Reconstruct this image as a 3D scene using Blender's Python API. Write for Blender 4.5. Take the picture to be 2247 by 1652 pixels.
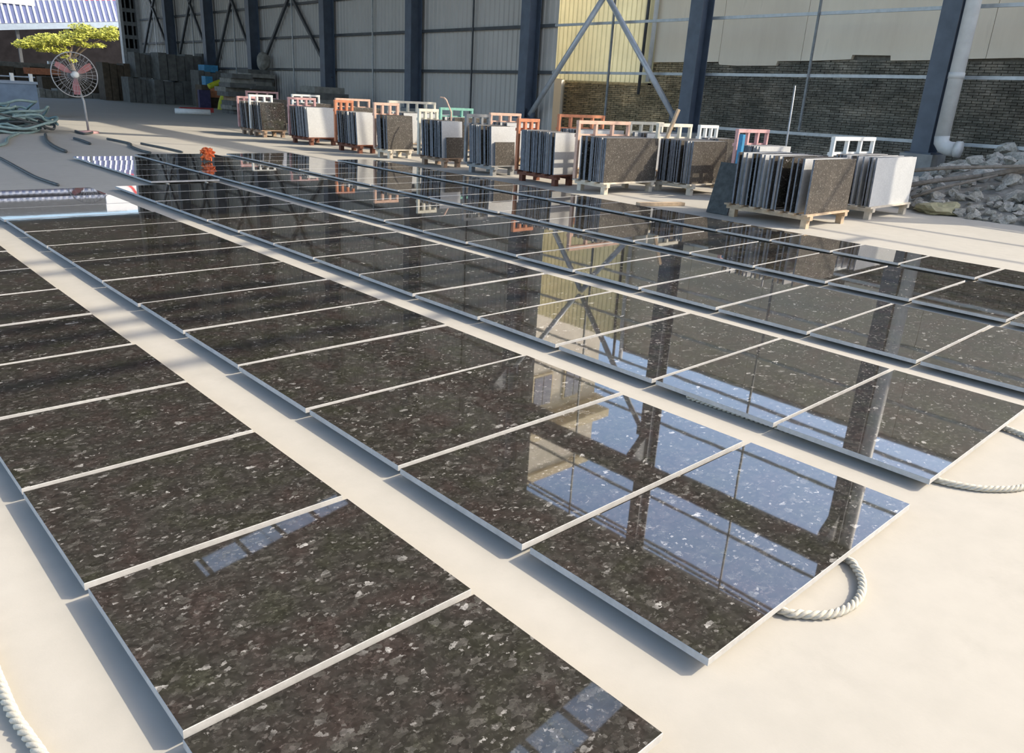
import bpy, math, random
from mathutils import Vector, Matrix, noise

for o in list(bpy.data.objects):
    bpy.data.objects.remove(o, do_unlink=True)
scene = bpy.context.scene
COL = scene.collection
rnd = random.Random(7)
R = math.radians

# ------------------------------------------------------------------ camera
HG = 1.61
YAW, PITCH, ROLL, FPX = R(44.17), R(20.06), R(-3.34), 1699.3
fw = Vector((math.sin(YAW)*math.cos(PITCH), math.cos(YAW)*math.cos(PITCH), -math.sin(PITCH)))
r0 = Vector((math.cos(YAW), -math.sin(YAW), 0)); d0 = fw.cross(r0)
rt = math.cos(ROLL)*r0 + math.sin(ROLL)*d0
dn = -math.sin(ROLL)*r0 + math.cos(ROLL)*d0
cd = bpy.data.cameras.new('camera'); cam = bpy.data.objects.new('camera', cd); COL.objects.link(cam)
cam.matrix_world = Matrix(((rt.x, -dn.x, -fw.x, 0), (rt.y, -dn.y, -fw.y, 0), (rt.z, -dn.z, -fw.z, HG), (0, 0, 0, 1)))
cd.sensor_fit = 'HORIZONTAL'; cd.sensor_width = 36; cd.lens = FPX/2247*36
cd.clip_start = .05; cd.clip_end = 2000
scene.camera = cam

# ------------------------------------------------------------------ sky, sun, exposure
SUN_AZ, SUN_EL = R(128.2), R(37)          # azimuth measured from +Y towards +X
w = bpy.data.worlds.new('world'); scene.world = w; w.use_nodes = True
nt = w.node_tree; nt.nodes.clear()
bg = nt.nodes.new('ShaderNodeBackground'); out = nt.nodes.new('ShaderNodeOutputWorld')
sky = nt.nodes.new('ShaderNodeTexSky'); sky.sky_type = 'NISHITA'; sky.sun_disc = False
sky.sun_elevation = SUN_EL; sky.sun_rotation = SUN_AZ
sky.air_density = 1.0; sky.dust_density = 2.2; sky.ozone_density = 1.2
bg.inputs[1].default_value = 0.50
nt.links.new(sky.outputs[0], bg.inputs[0]); nt.links.new(bg.outputs[0], out.inputs[0])
sd = bpy.data.lights.new('sun', 'SUN'); sun = bpy.data.objects.new('sun', sd); COL.objects.link(sun)
sd.energy = 4.75; sd.angle = R(0.53); sd.color = (1.0, .895, .73)
sv = Vector((math.sin(SUN_AZ)*math.cos(SUN_EL), math.cos(SUN_AZ)*math.cos(SUN_EL), math.sin(SUN_EL)))
sun.rotation_euler = sv.to_track_quat('Z', 'Y').to_euler(); sun.location = (40, -30, 40)
vs = scene.view_settings
scene.display_settings.display_device = 'sRGB'
vs.view_transform = 'Standard'; vs.look = 'None'; vs.gamma = 1; vs.use_curve_mapping = False
vs.exposure = 0.0

# ------------------------------------------------------------------ mesh helpers
class MB:
    def __init__(s): s.v = []; s.f = []; s.m = []
    def quad(s, pts, m=0):
        b = len(s.v); s.v += [tuple(p) for p in pts]; s.f.append(tuple(range(b, b+len(pts)))); s.m.append(m)
    def box(s, x0, x1, y0, y1, z0, z1, m=0):
        b = len(s.v)
        s.v += [(x, y, z) for z in (z0, z1) for (x, y) in ((x0, y0), (x1, y0), (x1, y1), (x0, y1))]
        for f in ((3, 2, 1, 0), (4, 5, 6, 7), (0, 1, 5, 4), (1, 2, 6, 5), (2, 3, 7, 6), (3, 0, 4, 7)):
            s.f.append(tuple(b+i for i in f)); s.m.append(m)
        return s
    def bar(s, a, c, wd, ht, m=0, up=(0, 0, 1)):
        a = Vector(a); c = Vector(c); d = (c-a).normalized(); u = Vector(up)
        if abs(d.dot(u)) > .95: u = Vector((1, 0, 0))
        x = d.cross(u).normalized()*wd/2; y = x.cross(d).normalized()*ht/2
        b = len(s.v)
        for p in (a, c): s.v += [tuple(p+i*x+j*y) for i, j in ((-1, -1), (1, -1), (1, 1), (-1, 1))]
        for f in ((0, 1, 2, 3), (7, 6, 5, 4), (4, 5, 1, 0), (5, 6, 2, 1), (6, 7, 3, 2), (7, 4, 0, 3)):
            s.f.append(tuple(b+i for i in f)); s.m.append(m)
        return s
    def tube(s, path, r, n=8, m=0, closed=False, caps=True):
        P = [Vector(p) for p in path]; k = len(P); b = len(s.v); u = None
        for i, p in enumerate(P):
            t = (P[(i+1) % k]-P[i-1]) if closed else (P[min(i+1, k-1)]-P[max(i-1, 0)])
            t.normalize()
            if u is None: u = t.orthogonal().normalized()
            else: u = (u-t*u.dot(t)).normalized()
            q = t.cross(u); rr = r[i] if isinstance(r, (list, tuple)) else r
            for j in range(n):
                a = 2*math.pi*j/n; s.v.append(tuple(p+(u*math.cos(a)+q*math.sin(a))*rr))
        for i in range(k if closed else k-1):
            i2 = (i+1) % k
            for j in range(n):
                j2 = (j+1) % n
                s.f.append((b+i*n+j, b+i*n+j2, b+i2*n+j2, b+i2*n+j)); s.m.append(m)
        if caps and not closed:
            s.f.append(tuple(b+j for j in range(n-1, -1, -1))); s.m.append(m)
            s.f.append(tuple(b+(k-1)*n+j for j in range(n))); s.m.append(m)
        return s
    def prism(s, prof, axis, a0, a1, m=0):
        # prof: 2-D closed outline in the two other axes, extruded along axis
        def P(u, v, a): return {'x': (a, u, v), 'y': (u, a, v), 'z': (u, v, a)}[axis]
        b = len(s.v); n = len(prof)
        for a in (a0, a1): s.v += [P(u, v, a) for u, v in prof]
        for i in range(n):
            j = (i+1) % n; s.f.append((b+i, b+j, b+n+j, b+n+i)); s.m.append(m)
        s.f.append(tuple(b+i for i in range(n-1, -1, -1))); s.m.append(m)
        s.f.append(tuple(b+n+i for i in range(n))); s.m.append(m)
        return s
    def mesh(s, name, mats, smooth=False):
        me = bpy.data.meshes.new(name); me.from_pydata(s.v, [], s.f)
        if not isinstance(mats, (list, tuple)): mats = [mats]
        for x in mats: me.materials.append(x)
        me.polygons.foreach_set('material_index', s.m)
        if smooth: me.polygons.foreach_set('use_smooth', [True]*len(s.f))
        me.update(); 
        import bmesh
        bm = bmesh.new(); bm.from_mesh(me); bmesh.ops.recalc_face_normals(bm, faces=bm.faces); bm.to_mesh(me); bm.free()
        return me
    def obj(s, name, mats, parent=None, loc=(0, 0, 0), rot=(0, 0, 0), smooth=False):
        return link(name, s.mesh(name, mats, smooth), parent, loc, rot)

def link(name, me, parent=None, loc=(0, 0, 0), rot=(0, 0, 0), scale=(1, 1, 1)):
    o = bpy.data.objects.new(name, me); COL.objects.link(o)
    if parent: o.parent = parent
    o.location = loc; o.rotation_euler = rot; o.scale = scale
    return o
def tag(o, label, cat, group=None, kind=None):
    o['label'] = label; o['category'] = cat
    if group: o['group'] = group
    if kind: o['kind'] = kind
    return o
def thing(name, label, cat, loc=(0, 0, 0), rot=(0, 0, 0), group=None):
    return tag(link(name, None, None, loc, rot), label, cat, group)
def struct(o): o['kind'] = 'structure'; return o
def copy_tree(o, parent=None):
    c = o.copy(); COL.objects.link(c); c.parent = parent
    for ch in o.children: copy_tree(ch, c)
    return c
ORD = ['', 'first', 'second', 'third', 'fourth', 'fifth', 'sixth', 'seventh', 'eighth', 'ninth', 'tenth', 'eleventh', 'twelfth',
       'thirteenth', 'fourteenth', 'fifteenth', 'sixteenth', 'seventeenth', 'eighteenth', 'nineteenth', 'twentieth', 'twenty-first', 'twenty-second']

# ------------------------------------------------------------------ materials
class N:
    def __init__(s, name):
        s.m = bpy.data.materials.new(name); s.m.use_nodes = True; s.t = s.m.node_tree
        s.b = s.t.nodes['Principled BSDF']; s.out = s.t.nodes['Material Output']
    def n(s, ty, **kw):
        x = s.t.nodes.new('ShaderNode'+ty)
        for k, v in kw.items():
            if k.startswith('i_'): x.inputs[k[2:].replace('_', ' ')].default_value = v
            else: setattr(x, k, v)
        return x
    def l(s, a, b): s.t.links.new(a, b)
    def ramp(s, fac, stops, interp='LINEAR'):
        r = s.n('ValToRGB'); r.color_ramp.interpolation = interp; e = r.color_ramp.elements
        while len(e) < len(stops): e.new(.5)
        for i, (p, c) in enumerate(stops):
            e[i].position = p; e[i].color = (c[0], c[1], c[2], 1) if isinstance(c, (tuple, list)) else (c, c, c, 1)
        s.l(fac, r.inputs[0]); return r.outputs[0]
    def mix(s, fac, a, b, blend='MIX'):
        x = s.n('Mix', data_type='RGBA', blend_type=blend)
        for sock, v in ((x.inputs[0], fac), (x.inputs[6], a), (x.inputs[7], b)):
            if hasattr(v, 'links'): s.l(v, sock)
            elif isinstance(v, (int, float)): sock.default_value = v if sock == x.inputs[0] else (v, v, v, 1)
            else: sock.default_value = (*v, 1)
        return x.outputs[2]
    def coords(s, scale=(1, 1, 1), rnd_off=True, world=False):
        tc = s.n('TexCoord') if not world else s.n('NewGeometry')
        c = tc.outputs['Object'] if not world else tc.outputs['Position']
        mp = s.n('Mapping'); mp.inputs['Scale'].default_value = scale; s.l(c, mp.inputs['Vector'])
        if rnd_off and not world:
            oi = s.n('ObjectInfo'); ml = s.n('Math', operation='MULTIPLY'); ml.inputs[1].default_value = 57.3
            s.l(oi.outputs['Random'], ml.inputs[0]); cb = s.n('CombineXYZ')
            for i in range(3): s.l(ml.outputs[0], cb.inputs[i])
            s.l(cb.outputs[0], mp.inputs['Location'])
        return mp.outputs[0]
    def noise(s, vec, scale, detail=4, rough=.55):
        x = s.n('TexNoise'); x.inputs['Scale'].default_value = scale; x.inputs['Detail'].default_value = detail
        x.inputs['Roughness'].default_value = rough; s.l(vec, x.inputs['Vector']); return x
    def bump(s, h, strength=.3, dist=.01):
        x = s.n('Bump'); x.inputs['Strength'].default_value = strength; x.inputs['Distance'].default_value = dist
        s.l(h, x.inputs['Height']); s.l(x.outputs[0], s.b.inputs['Normal'])
    def set(s, **kw):
        for k, v in kw.items():
            i = s.b.inputs[k.replace('_', ' ')]
            if hasattr(v, 'links'): s.l(v, i)
            else: i.default_value = v if isinstance(v, (int, float)) else (*v, 1)

def simple(name, col, rough=.7, var=.25, scale=6, metal=0, bump=0, world=False, spec=.5):
    a = N(name); c = a.coords(world=world); nz = a.noise(c, scale, 5)
    lo = [x*(1-var) for x in col]; hi = [min(1, x*(1+var)) for x in col]
    a.set(Base_Color=a.ramp(nz.outputs[0], [(.3, lo), (.7, hi)]), Roughness=rough, Metallic=metal)
    a.b.inputs['Specular IOR Level'].default_value = spec
    if bump: a.bump(a.noise(c, scale*6, 4).outputs[0], bump, .01)
    return a.m

def granite():
    a = N('polished_granite'); c = a.coords()
    warp = a.noise(c, 38, 4, .65); wv = a.n('VectorMath', operation='MULTIPLY_ADD')
    a.l(warp.outputs['Color'], wv.inputs[0]); wv.inputs[1].default_value = (.034, .034, .034); a.l(c, wv.inputs[2])
    st = a.n('Mapping'); st.inputs['Scale'].default_value = (.75, 1.15, 1); st.inputs['Rotation'].default_value = (0, 0, R(-35)); a.l(wv.outputs[0], st.inputs[0])
    def vor(scale):
        v = a.n('TexVoronoi'); v.inputs['Scale'].default_value = scale; a.l(st.outputs[0], v.inputs[0])
        x = a.n('SeparateColor'); a.l(v.outputs['Color'], x.inputs[0]); return x.outputs
    v1, v2, v3, v4 = vor(58), vor(42), vor(140), vor(95)
    g1 = a.ramp(v1[0], [(0, (.020, .018, .015)), (.4, (.034, .031, .026)), (.8, (.056, .051, .044)), (1, (.092, .085, .075))])
    g3 = a.ramp(v3[1], [(0, (.015, .014, .012)), (.5, (.034, .031, .026)), (.88, (.066, .060, .052)), (.96, (.15, .14, .125)), (1, (.24, .23, .21))])
    base = a.mix(.45, g1, g3)
    base = a.mix(.30, base, a.ramp(a.noise(c, 28, 5, .7).outputs[0], [(.3, (.018, .017, .014)), (.7, (.075, .068, .058))]))
    tint = a.ramp(a.noise(c, 5.5, 3).outputs[0], [(.32, (.95, 1.02, .86)), (.5, (1, 1, 1)), (.68, (1.12, .96, .97))])
    base = a.mix(1.0, base, tint, 'MULTIPLY')
    gate = a.ramp(a.noise(c, 8, 2).outputs[0], [(.40, .15), (.62, 1)])
    def flecks(src, lo, hi, col, bb):
        f_ = a.ramp(src, [(0, 0), (lo, 0), (hi, 1), (1, 1)]); m = a.n('Math', operation='MULTIPLY'); a.l(f_, m.inputs[0]); a.l(gate, m.inputs[1]); return a.mix(m.outputs[0], bb, col)
    base = flecks(v2[2], .90, .93, a.mix(v3[0], (.062, .058, .05), (.135, .126, .11)), base)
    base = flecks(v4[0], .962, .972, a.mix(v3[1], (.12, .112, .10), (.42, .40, .37)), base)
    base = flecks(v2[0], .984, .99, a.mix(v3[1], (.2, .19, .175), (.55, .53, .49)), base)
    a.set(Base_Color=base, Roughness=.022)
    a.b.inputs['IOR'].default_value = 2.0
    a.bump(a.noise(c, 4, 2).outputs[0], .05, .002)
    return a.m

def sawn():
    a = N('sawn_granite_edge'); c = a.coords(); n1 = a.noise(c, 30, 6, .7); n2 = a.noise(c, 4, 3)
    b = a.ramp(n1.outputs[0], [(.3, (.33, .325, .315)), (.55, (.47, .465, .45)), (.75, (.58, .57, .55))])
    a.set(Base_Color=a.mix(.5, b, a.ramp(n2.outputs[0], [(.3, (.36, .355, .34)), (.7, (.52, .515, .50))])), Roughness=.8)
    a.bump(n1.outputs[0], .25, .004); return a.m

def rough_granite(name, lo, hi, fleck):
    a = N(name); c = a.coords(); v = a.n('TexVoronoi'); v.inputs['Scale'].default_value = 70; a.l(c, v.inputs[0])
    s_ = a.n('SeparateColor'); a.l(v.outputs['Color'], s_.inputs[0])
    n1 = a.noise(c, 3.5, 6, .65)
    b = a.mix(.5, a.ramp(s_.outputs[0], [(0, lo), (.85, hi), (1, fleck)]), a.ramp(n1.outputs[0], [(.3, lo), (.7, hi)]))
    a.set(Base_Color=b, Roughness=.55); a.bump(n1.outputs[0], .1, .004); return a.m

def concrete():
    a = N('dusty_concrete'); c = a.coords(rnd_off=False)
    n1 = a.noise(c, .55, 6, .6); n2 = a.noise(c, 7, 5, .6); n3 = a.noise(c, 60, 3, .7)
    b = a.ramp(n1.outputs[0], [(.3, (.445, .42, .365)), (.7, (.50, .472, .413))])
    b = a.mix(.35, b, a.ramp(n2.outputs[0], [(.3, (.42, .397, .35)), (.7, (.52, .49, .432))]))
    v = a.n('TexVoronoi'); v.inputs['Scale'].default_value = 3.8; dw = a.n('VectorMath', operation='MULTIPLY_ADD'); a.l(a.noise(c, 25, 3).outputs['Color'], dw.inputs[0]); dw.inputs[1].default_value = (.03, .03, .03); a.l(c, dw.inputs[2]); a.l(dw.outputs[0], v.inputs[0])
    sp = a.ramp(v.outputs['Distance'], [(0, 1), (.018, .9), (.045, 0)])
    gate = a.ramp(a.noise(c, 1.3, 2).outputs[0], [(.52, 0), (.62, .7)])
    m = a.n('Math', operation='MULTIPLY'); a.l(sp, m.inputs[0]); a.l(gate, m.inputs[1])
    b = a.mix(m.outputs[0], b, (.22, .20, .17))
    st = a.ramp(a.noise(c, 1.7, 7, .7).outputs[0], [(.54, 0), (.74, .42)])
    b = a.mix(st, b, (.37, .345, .30))
    a.set(Base_Color=b, Roughness=.85); a.bump(n3.outputs[0], .08, .004)
    a.b.inputs['Specular IOR Level'].default_value = .25
    return a.m

def brickmat(name='weathered_brick', tint=(1, 1, 1)):
    a = N(name); oi = a.n('ObjectInfo'); c = a.coords(world=True)
    n1 = a.noise(c, 1.1, 5, .65); n2 = a.noise(c, 9, 4)
    b = a.ramp(n1.outputs[0], [(.3, (.085, .088, .072)), (.52, (.16, .15, .12)), (.72, (.36, .32, .25))])
    v = a.n('TexVoronoi'); v.inputs['Scale'].default_value = 4.2; mp = a.n('Mapping'); mp.inputs['Scale'].default_value = (1, 1, 3.6)
    a.l(c, mp.inputs[0]); a.l(mp.outputs[0], v.inputs[0])
    vb = a.n('RGBToBW'); a.l(v.outputs['Color'], vb.inputs[0]); b = a.mix(.5, b, vb.outputs[0], 'SOFT_LIGHT')
    hgt = a.n('SeparateXYZ'); a.l(c, hgt.inputs[0])
    b = a.mix(a.ramp(n2.outputs[0], [(.55, 0), (.75, .5)]), b, (.40, .37, .31))
    b = a.mix(1.0, b, tint, 'MULTIPLY')
    a.set(Base_Color=b, Roughness=.9); a.bump(n2.outputs[0], .3, .01); return a.m

def streaked(name, lo, hi, stain, rough=.8, ax=1):
    a = N(name); sc = [1, 1, 1]; sc[2] = .12
    c = a.coords(scale=tuple(sc), world=True); n1 = a.noise(c, 3.2, 6, .65); c2 = a.coords(world=True); n2 = a.noise(c2, .6, 5)
    b = a.mix(.5, a.ramp(n1.outputs[0], [(.3, lo), (.7, hi)]), a.ramp(n2.outputs[0], [(.3, lo), (.7, hi)]))
    b = a.mix(a.ramp(n1.outputs[0], [(.62, 0), (.8, .55)]), b, stain)
    a.set(Base_Color=b, Roughness=rough); return a.m

def translucent(name, col, fac=.6):
    a = N(name); d = a.n('BsdfDiffuse'); t = a.n('BsdfTranslucent'); x = a.n('MixShader'); x.inputs[0].default_value = fac
    c = a.coords(world=True); nz = a.noise(c, 1.5, 4)
    cc = a.ramp(nz.outputs[0], [(.3, [k*.85 for k in col]), (.7, col)])
    a.l(cc, d.inputs[0]); a.l(cc, t.inputs[0]); a.l(d.outputs[0], x.inputs[1]); a.l(t.outputs[0], x.inputs[2])
    a.l(x.outputs[0], a.out.inputs[0]); return a.m

M = dict(
    granite=granite(), edge=sawn(), concrete=concrete(), brick=brickmat(), brick_brown=brickmat('brown_brick', (1.75, 1.45, 1.05)),
    face_brown=rough_granite('brown_granite_face', (.035, .030, .024), (.10, .084, .066), (.36, .33, .29)),
    face_white=rough_granite('pale_sawn_face', (.50, .50, .49), (.62, .62, .60), (.7, .7, .68)),
    stack_edge=simple('stacked_slab_edge', (.17, .18, .20), .7, .3, 14, bump=.1),
    stack_dark=simple('dark_slab_face', (.05, .054, .05), .6, .4, 14),
    steel_blue=simple('blue_grey_steel_paint', (.08, .103, .138), .5, .18, 3),
    steel_dark=simple('dark_steel', (.06, .065, .07), .55, .25, 3),
    galv=simple('galvanised_steel', (.42, .44, .45), .45, .15, 8, metal=.35),
    galv_dull=simple('dull_galvanised_steel', (.20, .215, .22), .55, .2, 8, metal=.2),
    pipe=simple('grey_pipe_paint', (.50, .53, .56), .4, .12, 5, metal=.2),
    pvc=simple('grey_white_pvc', (.62, .62, .60), .45, .1, 4),
    clad=streaked('grey_cladding', (.44, .415, .375), (.55, .52, .475), (.30, .285, .255), .6),
    roof=streaked('roof_sheet', (.10, .10, .10), (.15, .15, .145), (.07, .065, .06), .7),
    skylight=translucent('translucent_sheet', (.62, .72, .85), .75),
    beige=streaked('beige_wall_sheet', (.74, .655, .52), (.87, .785, .635), (.46, .40, .29), .85),
    yellow_sheet=translucent('yellowed_wall_sheet', (.84, .78, .50), .13),
    mortar=simple('dark_mortar', (.17, .16, .135), .95, .3, 12, world=True),
    plinth=simple('plinth_concrete', (.30, .30, .285), .9, .2, 4, bump=.2),
    rope=simple('cream_rope', (.62, .58, .48), .9, .15, 60, bump=.3),
    wood=simple('raw_timber', (.52, .39, .26), .8, .25, 9, bump=.1),
    wood_pale=simple('pale_timber', (.66, .58, .46), .8, .18, 9, bump=.1),
    wood_brown=simple('brown_timber', (.36, .25, .17), .85, .3, 9, bump=.1),
    rust=simple('rusty_steel', (.19, .075, .045), .85, .35, 12, bump=.15),
    orange=simple('orange_frame_paint', (.62, .24, .12), .7, .2, 9),
    pink=simple('pink_frame_paint', (.62, .36, .34), .7, .2, 9),
    salmon=simple('salmon_frame_paint', (.72, .47, .35), .7, .15, 9),
    cream=simple('cream_frame_paint', (.74, .69, .56), .7, .12, 9),
    white=simple('white_frame_paint', (.80, .80, .76), .6, .08, 9),
    grey_frame=simple('grey_frame_paint', (.30, .30, .29), .7, .2, 9),
    green=simple('green_frame_paint', (.22, .48, .38), .7, .2, 9),
    blue=simple('blue_paint', (.05, .26, .46), .6, .2, 9),
    bin_blue=simple('blue_grey_bin_paint', (.16, .225, .31), .6, .2, 3),
    stone=simple('broken_stone', (.44, .415, .36), .9, .35, 5, bump=.5),
    stone_dark=simple('dusty_gravel', (.28, .262, .225), .95, .35, 8, bump=.5),
    stick=simple('weathered_stick', (.22, .19, .155), .9, .25, 14, bump=.3),
    hose=simple('green_grey_hose', (.24, .34, .33), .55, .25, 6),
    hose_dark=simple('dark_hose', (.075, .085, .085), .6, .25, 6),
    red=simple('faded_red', (.40, .045, .04), .6, .2, 6),
    fan_grey=simple('fan_wire', (.40, .40, .40), .5, .1, 6, metal=.2),
    fan_red=simple('fan_blade_red', (.42, .17, .17), .5, .15, 6),
    orange_ball=simple('orange_netting', (.78, .17, .045), .7, .25, 30),
    leaf=simple('yellow_green_leaf', (.36, .37, .05), .7, .5, 3, world=True),
    bark=simple('bark', (.12, .09, .06), .9, .3, 10, bump=.4),
    ridge_white=simple('striped_roof_white', (.72, .74, .78), .5, .08, 4),
    ridge_blue=simple('striped_roof_blue', (.07, .09, .20), .5, .15, 4),
    gutter=simple('gutter_grey_blue', (.27, .33, .40), .6, .1, 4),
    interior=simple('shed_shade_black', (.012, .011, .012), .9, .3, 2, spec=.1),  # near-black tone stands in for deep shade under the striped roof
    sign_red=simple('red_sign_board', (.68, .035, .03), .5, .06, 4),
    sign_white=simple('white_sign_board', (.78, .78, .78), .5, .04, 4),
    plaster=simple('beige_plaster', (.60, .54, .44), .9, .1, 2, bump=.05),
    plaster_trim=simple('yellow_plaster_trim', (.62, .52, .34), .9, .1, 2),
    glass=simple('window_glass', (.05, .07, .12), .05, .1, 2),
    block=simple('stacked_grey_blocks', (.13, .13, .12), .85, .3, 4, bump=.2),
    block_pale=simple('stacked_pale_slabs', (.25, .24, .21), .85, .3, 5, bump=.2),
    yellow=simple('yellow_green_paint', (.50, .52, .03), .6, .15, 6),
    purple=simple('dark_purple_sheet', (.06, .05, .12), .7, .2, 6),
    brown=simple('dark_brown_boards', (.10, .075, .05), .85, .3, 5),
)

# ------------------------------------------------------------------ floor
f = MB()
f.quad([(-120, -80, 0), (160, -80, 0), (160, 220, 0), (-120, 220, 0)])
struct(f.obj('floor', M['concrete']))

# ------------------------------------------------------------------ shed: side wall, columns, roof
def slope(y): return -.012*(y-5)
WX = 19.5
COLY = [.3, 7.0, 13.5, 20.15, 26.65, 33.1, 40.3, 45.7, 51.2, 57.3]
EAVE = 13.7

wall = struct(link('wall_right', None))
# corrugated cladding, one sheet per metre, from the sixth bay backwards
def sheet_mesh(name, wd, z0, z1, mat, pitch=.25, dp=.035):
    b = MB(); k = int(round(wd/pitch)); pts = []
    for i in range(k):
        y = i*pitch; pts += [(y, 0), (y+pitch*.5, 0), (y+pitch*.62, dp), (y+pitch*.88, dp)]
    pts.append((wd, 0))
    for (y0, x0), (y1, x1) in zip(pts, pts[1:]):
        b.quad([(-x0, y0, z0), (-x1, y1, z0), (-x1, y1, z1), (-x0, y0, z1)])
    return b.mesh(name, mat)
cm = sheet_mesh('cladding_sheet', 1.0, .0, EAVE, M['clad'])
for i in range(38):
    link('cladding_sheet', cm, wall, (WX+.42, 19.3+i*1.0, 0))
GZ = [2.5, 3.93, 5.36, 6.8, 8.3, 11.2, 12.9, 13.1]
def girt(z, y0, y1, mat, hgt=.075, x=WX+.3):
    MB().bar((x, y0, z+slope(y0)), (x, y1, z+slope(y1)), .06, hgt).obj('girt', mat, wall)
girt(1.1, -8, 13.3, M['galv'])
for z in GZ:
    girt(z, -8, 19.3, M['galv']); girt(z, 19.3, 57, M['steel_dark'], .1)  # darker steel along the clad bays puts their shade into the colour
for a, b in zip(COLY, COLY[1:]):
    ym = (a+b)/2
    MB().bar((WX+.25, ym, 1.1 if ym < 13 else .3), (WX+.25, ym, EAVE-.3), .05, .05).obj('sag_rod', M['galv' if ym > 28 else 'galv_dull' if ym < 18 else 'steel_dark'], wall)
    if a > 30:
        for y0_, y1_ in ((a, b), (b, a)): MB().bar((WX+.2, y0_, 1.8), (WX+.2, y1_, 9.0), .12, .12).obj('cross_brace', M['steel_dark'], wall)

def column_parts(root, b0):
    H = EAVE-.1
    MB().box(-.28, -.25, -.2, .2, b0, H).obj('flange', M['steel_blue'], root)
    MB().box(.22, .25, -.2, .2, b0, H).obj('flange', M['steel_blue'], root)
    MB().box(-.25, .22, -.02, .02, b0, H).obj('web', M['steel_blue'], root)
    MB().box(-.36, .34, -.29, .29, b0-.03, b0).obj('base_plate', M['steel_blue'], root)
    MB().box(-.42, .40, -.36, .36, 0, b0-.03).obj('plinth', M['plinth'], root)
    k = MB(); k.prism([(-.28, 8.5), (-.28, 9.34), (-.95, 9.34), (-.95, 9.05)], 'y', -.12, .12); k.obj('corbel', M['steel_blue'], root)
COLLAB = ['blue grey steel column nearest the camera, outside the right edge', 'blue grey steel column beside the fat white downpipe on the right',
          'blue grey steel column at the foot of the right diagonal brace', 'blue grey steel column at the foot of the left diagonal brace',
          'dark steel column behind the middle slab racks against grey cladding', 'dark steel column rising above the low heap of flat slabs',
          'dark steel column behind the tall stack of flat slabs', 'dark steel column behind the blue and yellow clutter at the back',
          'dark steel column second from the far end of the shed wall', 'dark steel column beside the lattice column at the far end']
proto = None
for i, y in enumerate(COLY):
    if proto is None:
        c = proto = thing('steel_column', '', 'column', (WX, y, 0), group='steel columns of the shed wall'); column_parts(c, .86)
    else: c = copy_tree(proto); c.location = (WX, y, 0)
    c['label'] = COLLAB[i]

# crane runway beam on the corbels
cb = thing('crane_beam', 'long steel crane beam on the column brackets of the side wall', 'beam')
def ibeam(b, x, y0, y1, z0, z1, wd):
    b.box(x-wd/2, x+wd/2, y0, y1, z0, z0+.03); b.box(x-wd/2, x+wd/2, y0, y1, z1-.03, z1); b.box(x-.02, x+.02, y0, y1, z0+.03, z1-.03)
b = MB(); ibeam(b, WX-.66, -2, 56.5, 9.35, 9.95, .32); b.obj('runway_beam', M['steel_dark'], cb)
MB().box(WX-.70, WX-.62, -2, 56.5, 9.96, 10.04).obj('rail', M['galv_dull'], cb)

# ceiling: gable roof with two translucent strips
RX, RZ, LX = 5.5, 16.0, -7.0
RY0, RY1 = -2.2, 57.62
def rz(x): return EAVE+(RZ-EAVE)*((19.9-x)/(19.9-RX) if x > RX else (x-LX)/(RX-LX))
roof = struct(link('ceiling', None))
SKY = [(9.9, 11.1), (24.25, 25.4)]
def roofstrip(y0, y1, mat, name, xs):
    for x0, x1 in zip(xs, xs[1:]):
        b = MB(); z0, z1 = rz(x0), rz(x1)
        lo = [(x0, y0, z0), (x1, y0, z1), (x1, y1, z1), (x0, y1, z0)]
        b.quad(lo); b.quad([(p[0], p[1], p[2]+.04) for p in lo])
        for i in range(4):
            p, q = lo[i], lo[(i+1) % 4]; b.quad([p, q, (q[0], q[1], q[2]+.04), (p[0], p[1], p[2]+.04)])
        b.obj(name, mat, roof)
ys = [RY0, SKY[0][0], SKY[0][1], SKY[1][0], SKY[1][1], RY1]
for i in range(5):
    if i % 2: 
        
        a_, b_ = (8.0, 15.2) if i == 1 else (8.8, 16.6); m_ = (b_-a_)/3
        roofstrip(ys[i], ys[i+1], M['roof'], 'roof_sheet', [LX, RX, a_])
        roofstrip(ys[i], ys[i+1], M['skylight'], 'skylight_panel', [a_, a_+m_, a_+2*m_, b_])
        roofstrip(ys[i], ys[i+1], M['roof'], 'roof_sheet', [b_, 19.9])
    else: roofstrip(ys[i], ys[i+1], M['roof'], 'roof_sheet', [LX, RX, 19.9])
for k in range(19):
    x = LX+.1+k*1.44; MB().box(x-.04, x+.04, RY0, RY1, rz(x)-.24, rz(x)-.06).obj('purlin', M['steel_dark'], roof)
for y in COLY:
    b = MB(); b.bar((LX, y, rz(LX)-.55), (RX, y, RZ-.55), .22, .55); b.bar((RX, y, RZ-.55), (19.6, y, rz(19.6)-.55), .22, .55); b.obj('rafter', M['steel_dark'], roof)
MB().box(19.7, 19.95, RY0, RY1, EAVE-.45, EAVE+.02).obj('eave_gutter', M['plinth'], roof)
for z in (8.1, 8.95, 9.35, 9.8, 11.4, 12.0):
    MB().bar((LX, RY0, z), (19.5, RY0, z), .08, .11).obj('gable_rail', M['steel_dark'], roof)
lw = struct(link('shade_wall_left', None))  # unseen wall, added to keep the deep end of the shed dark
lm = sheet_mesh('cladding_sheet', 2.0, 0, EAVE, M['clad'])
for i in range(9): link('cladding_sheet', lm, lw, (LX, 39+2*i, 0))
g = MB(); g.prism([(LX, 7.9), (19.9, 7.9), (19.9, EAVE), (RX, RZ), (LX, EAVE)], 'y', 57.6, 57.66)
struct(g.obj('wall_far', M['clad']))

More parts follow.
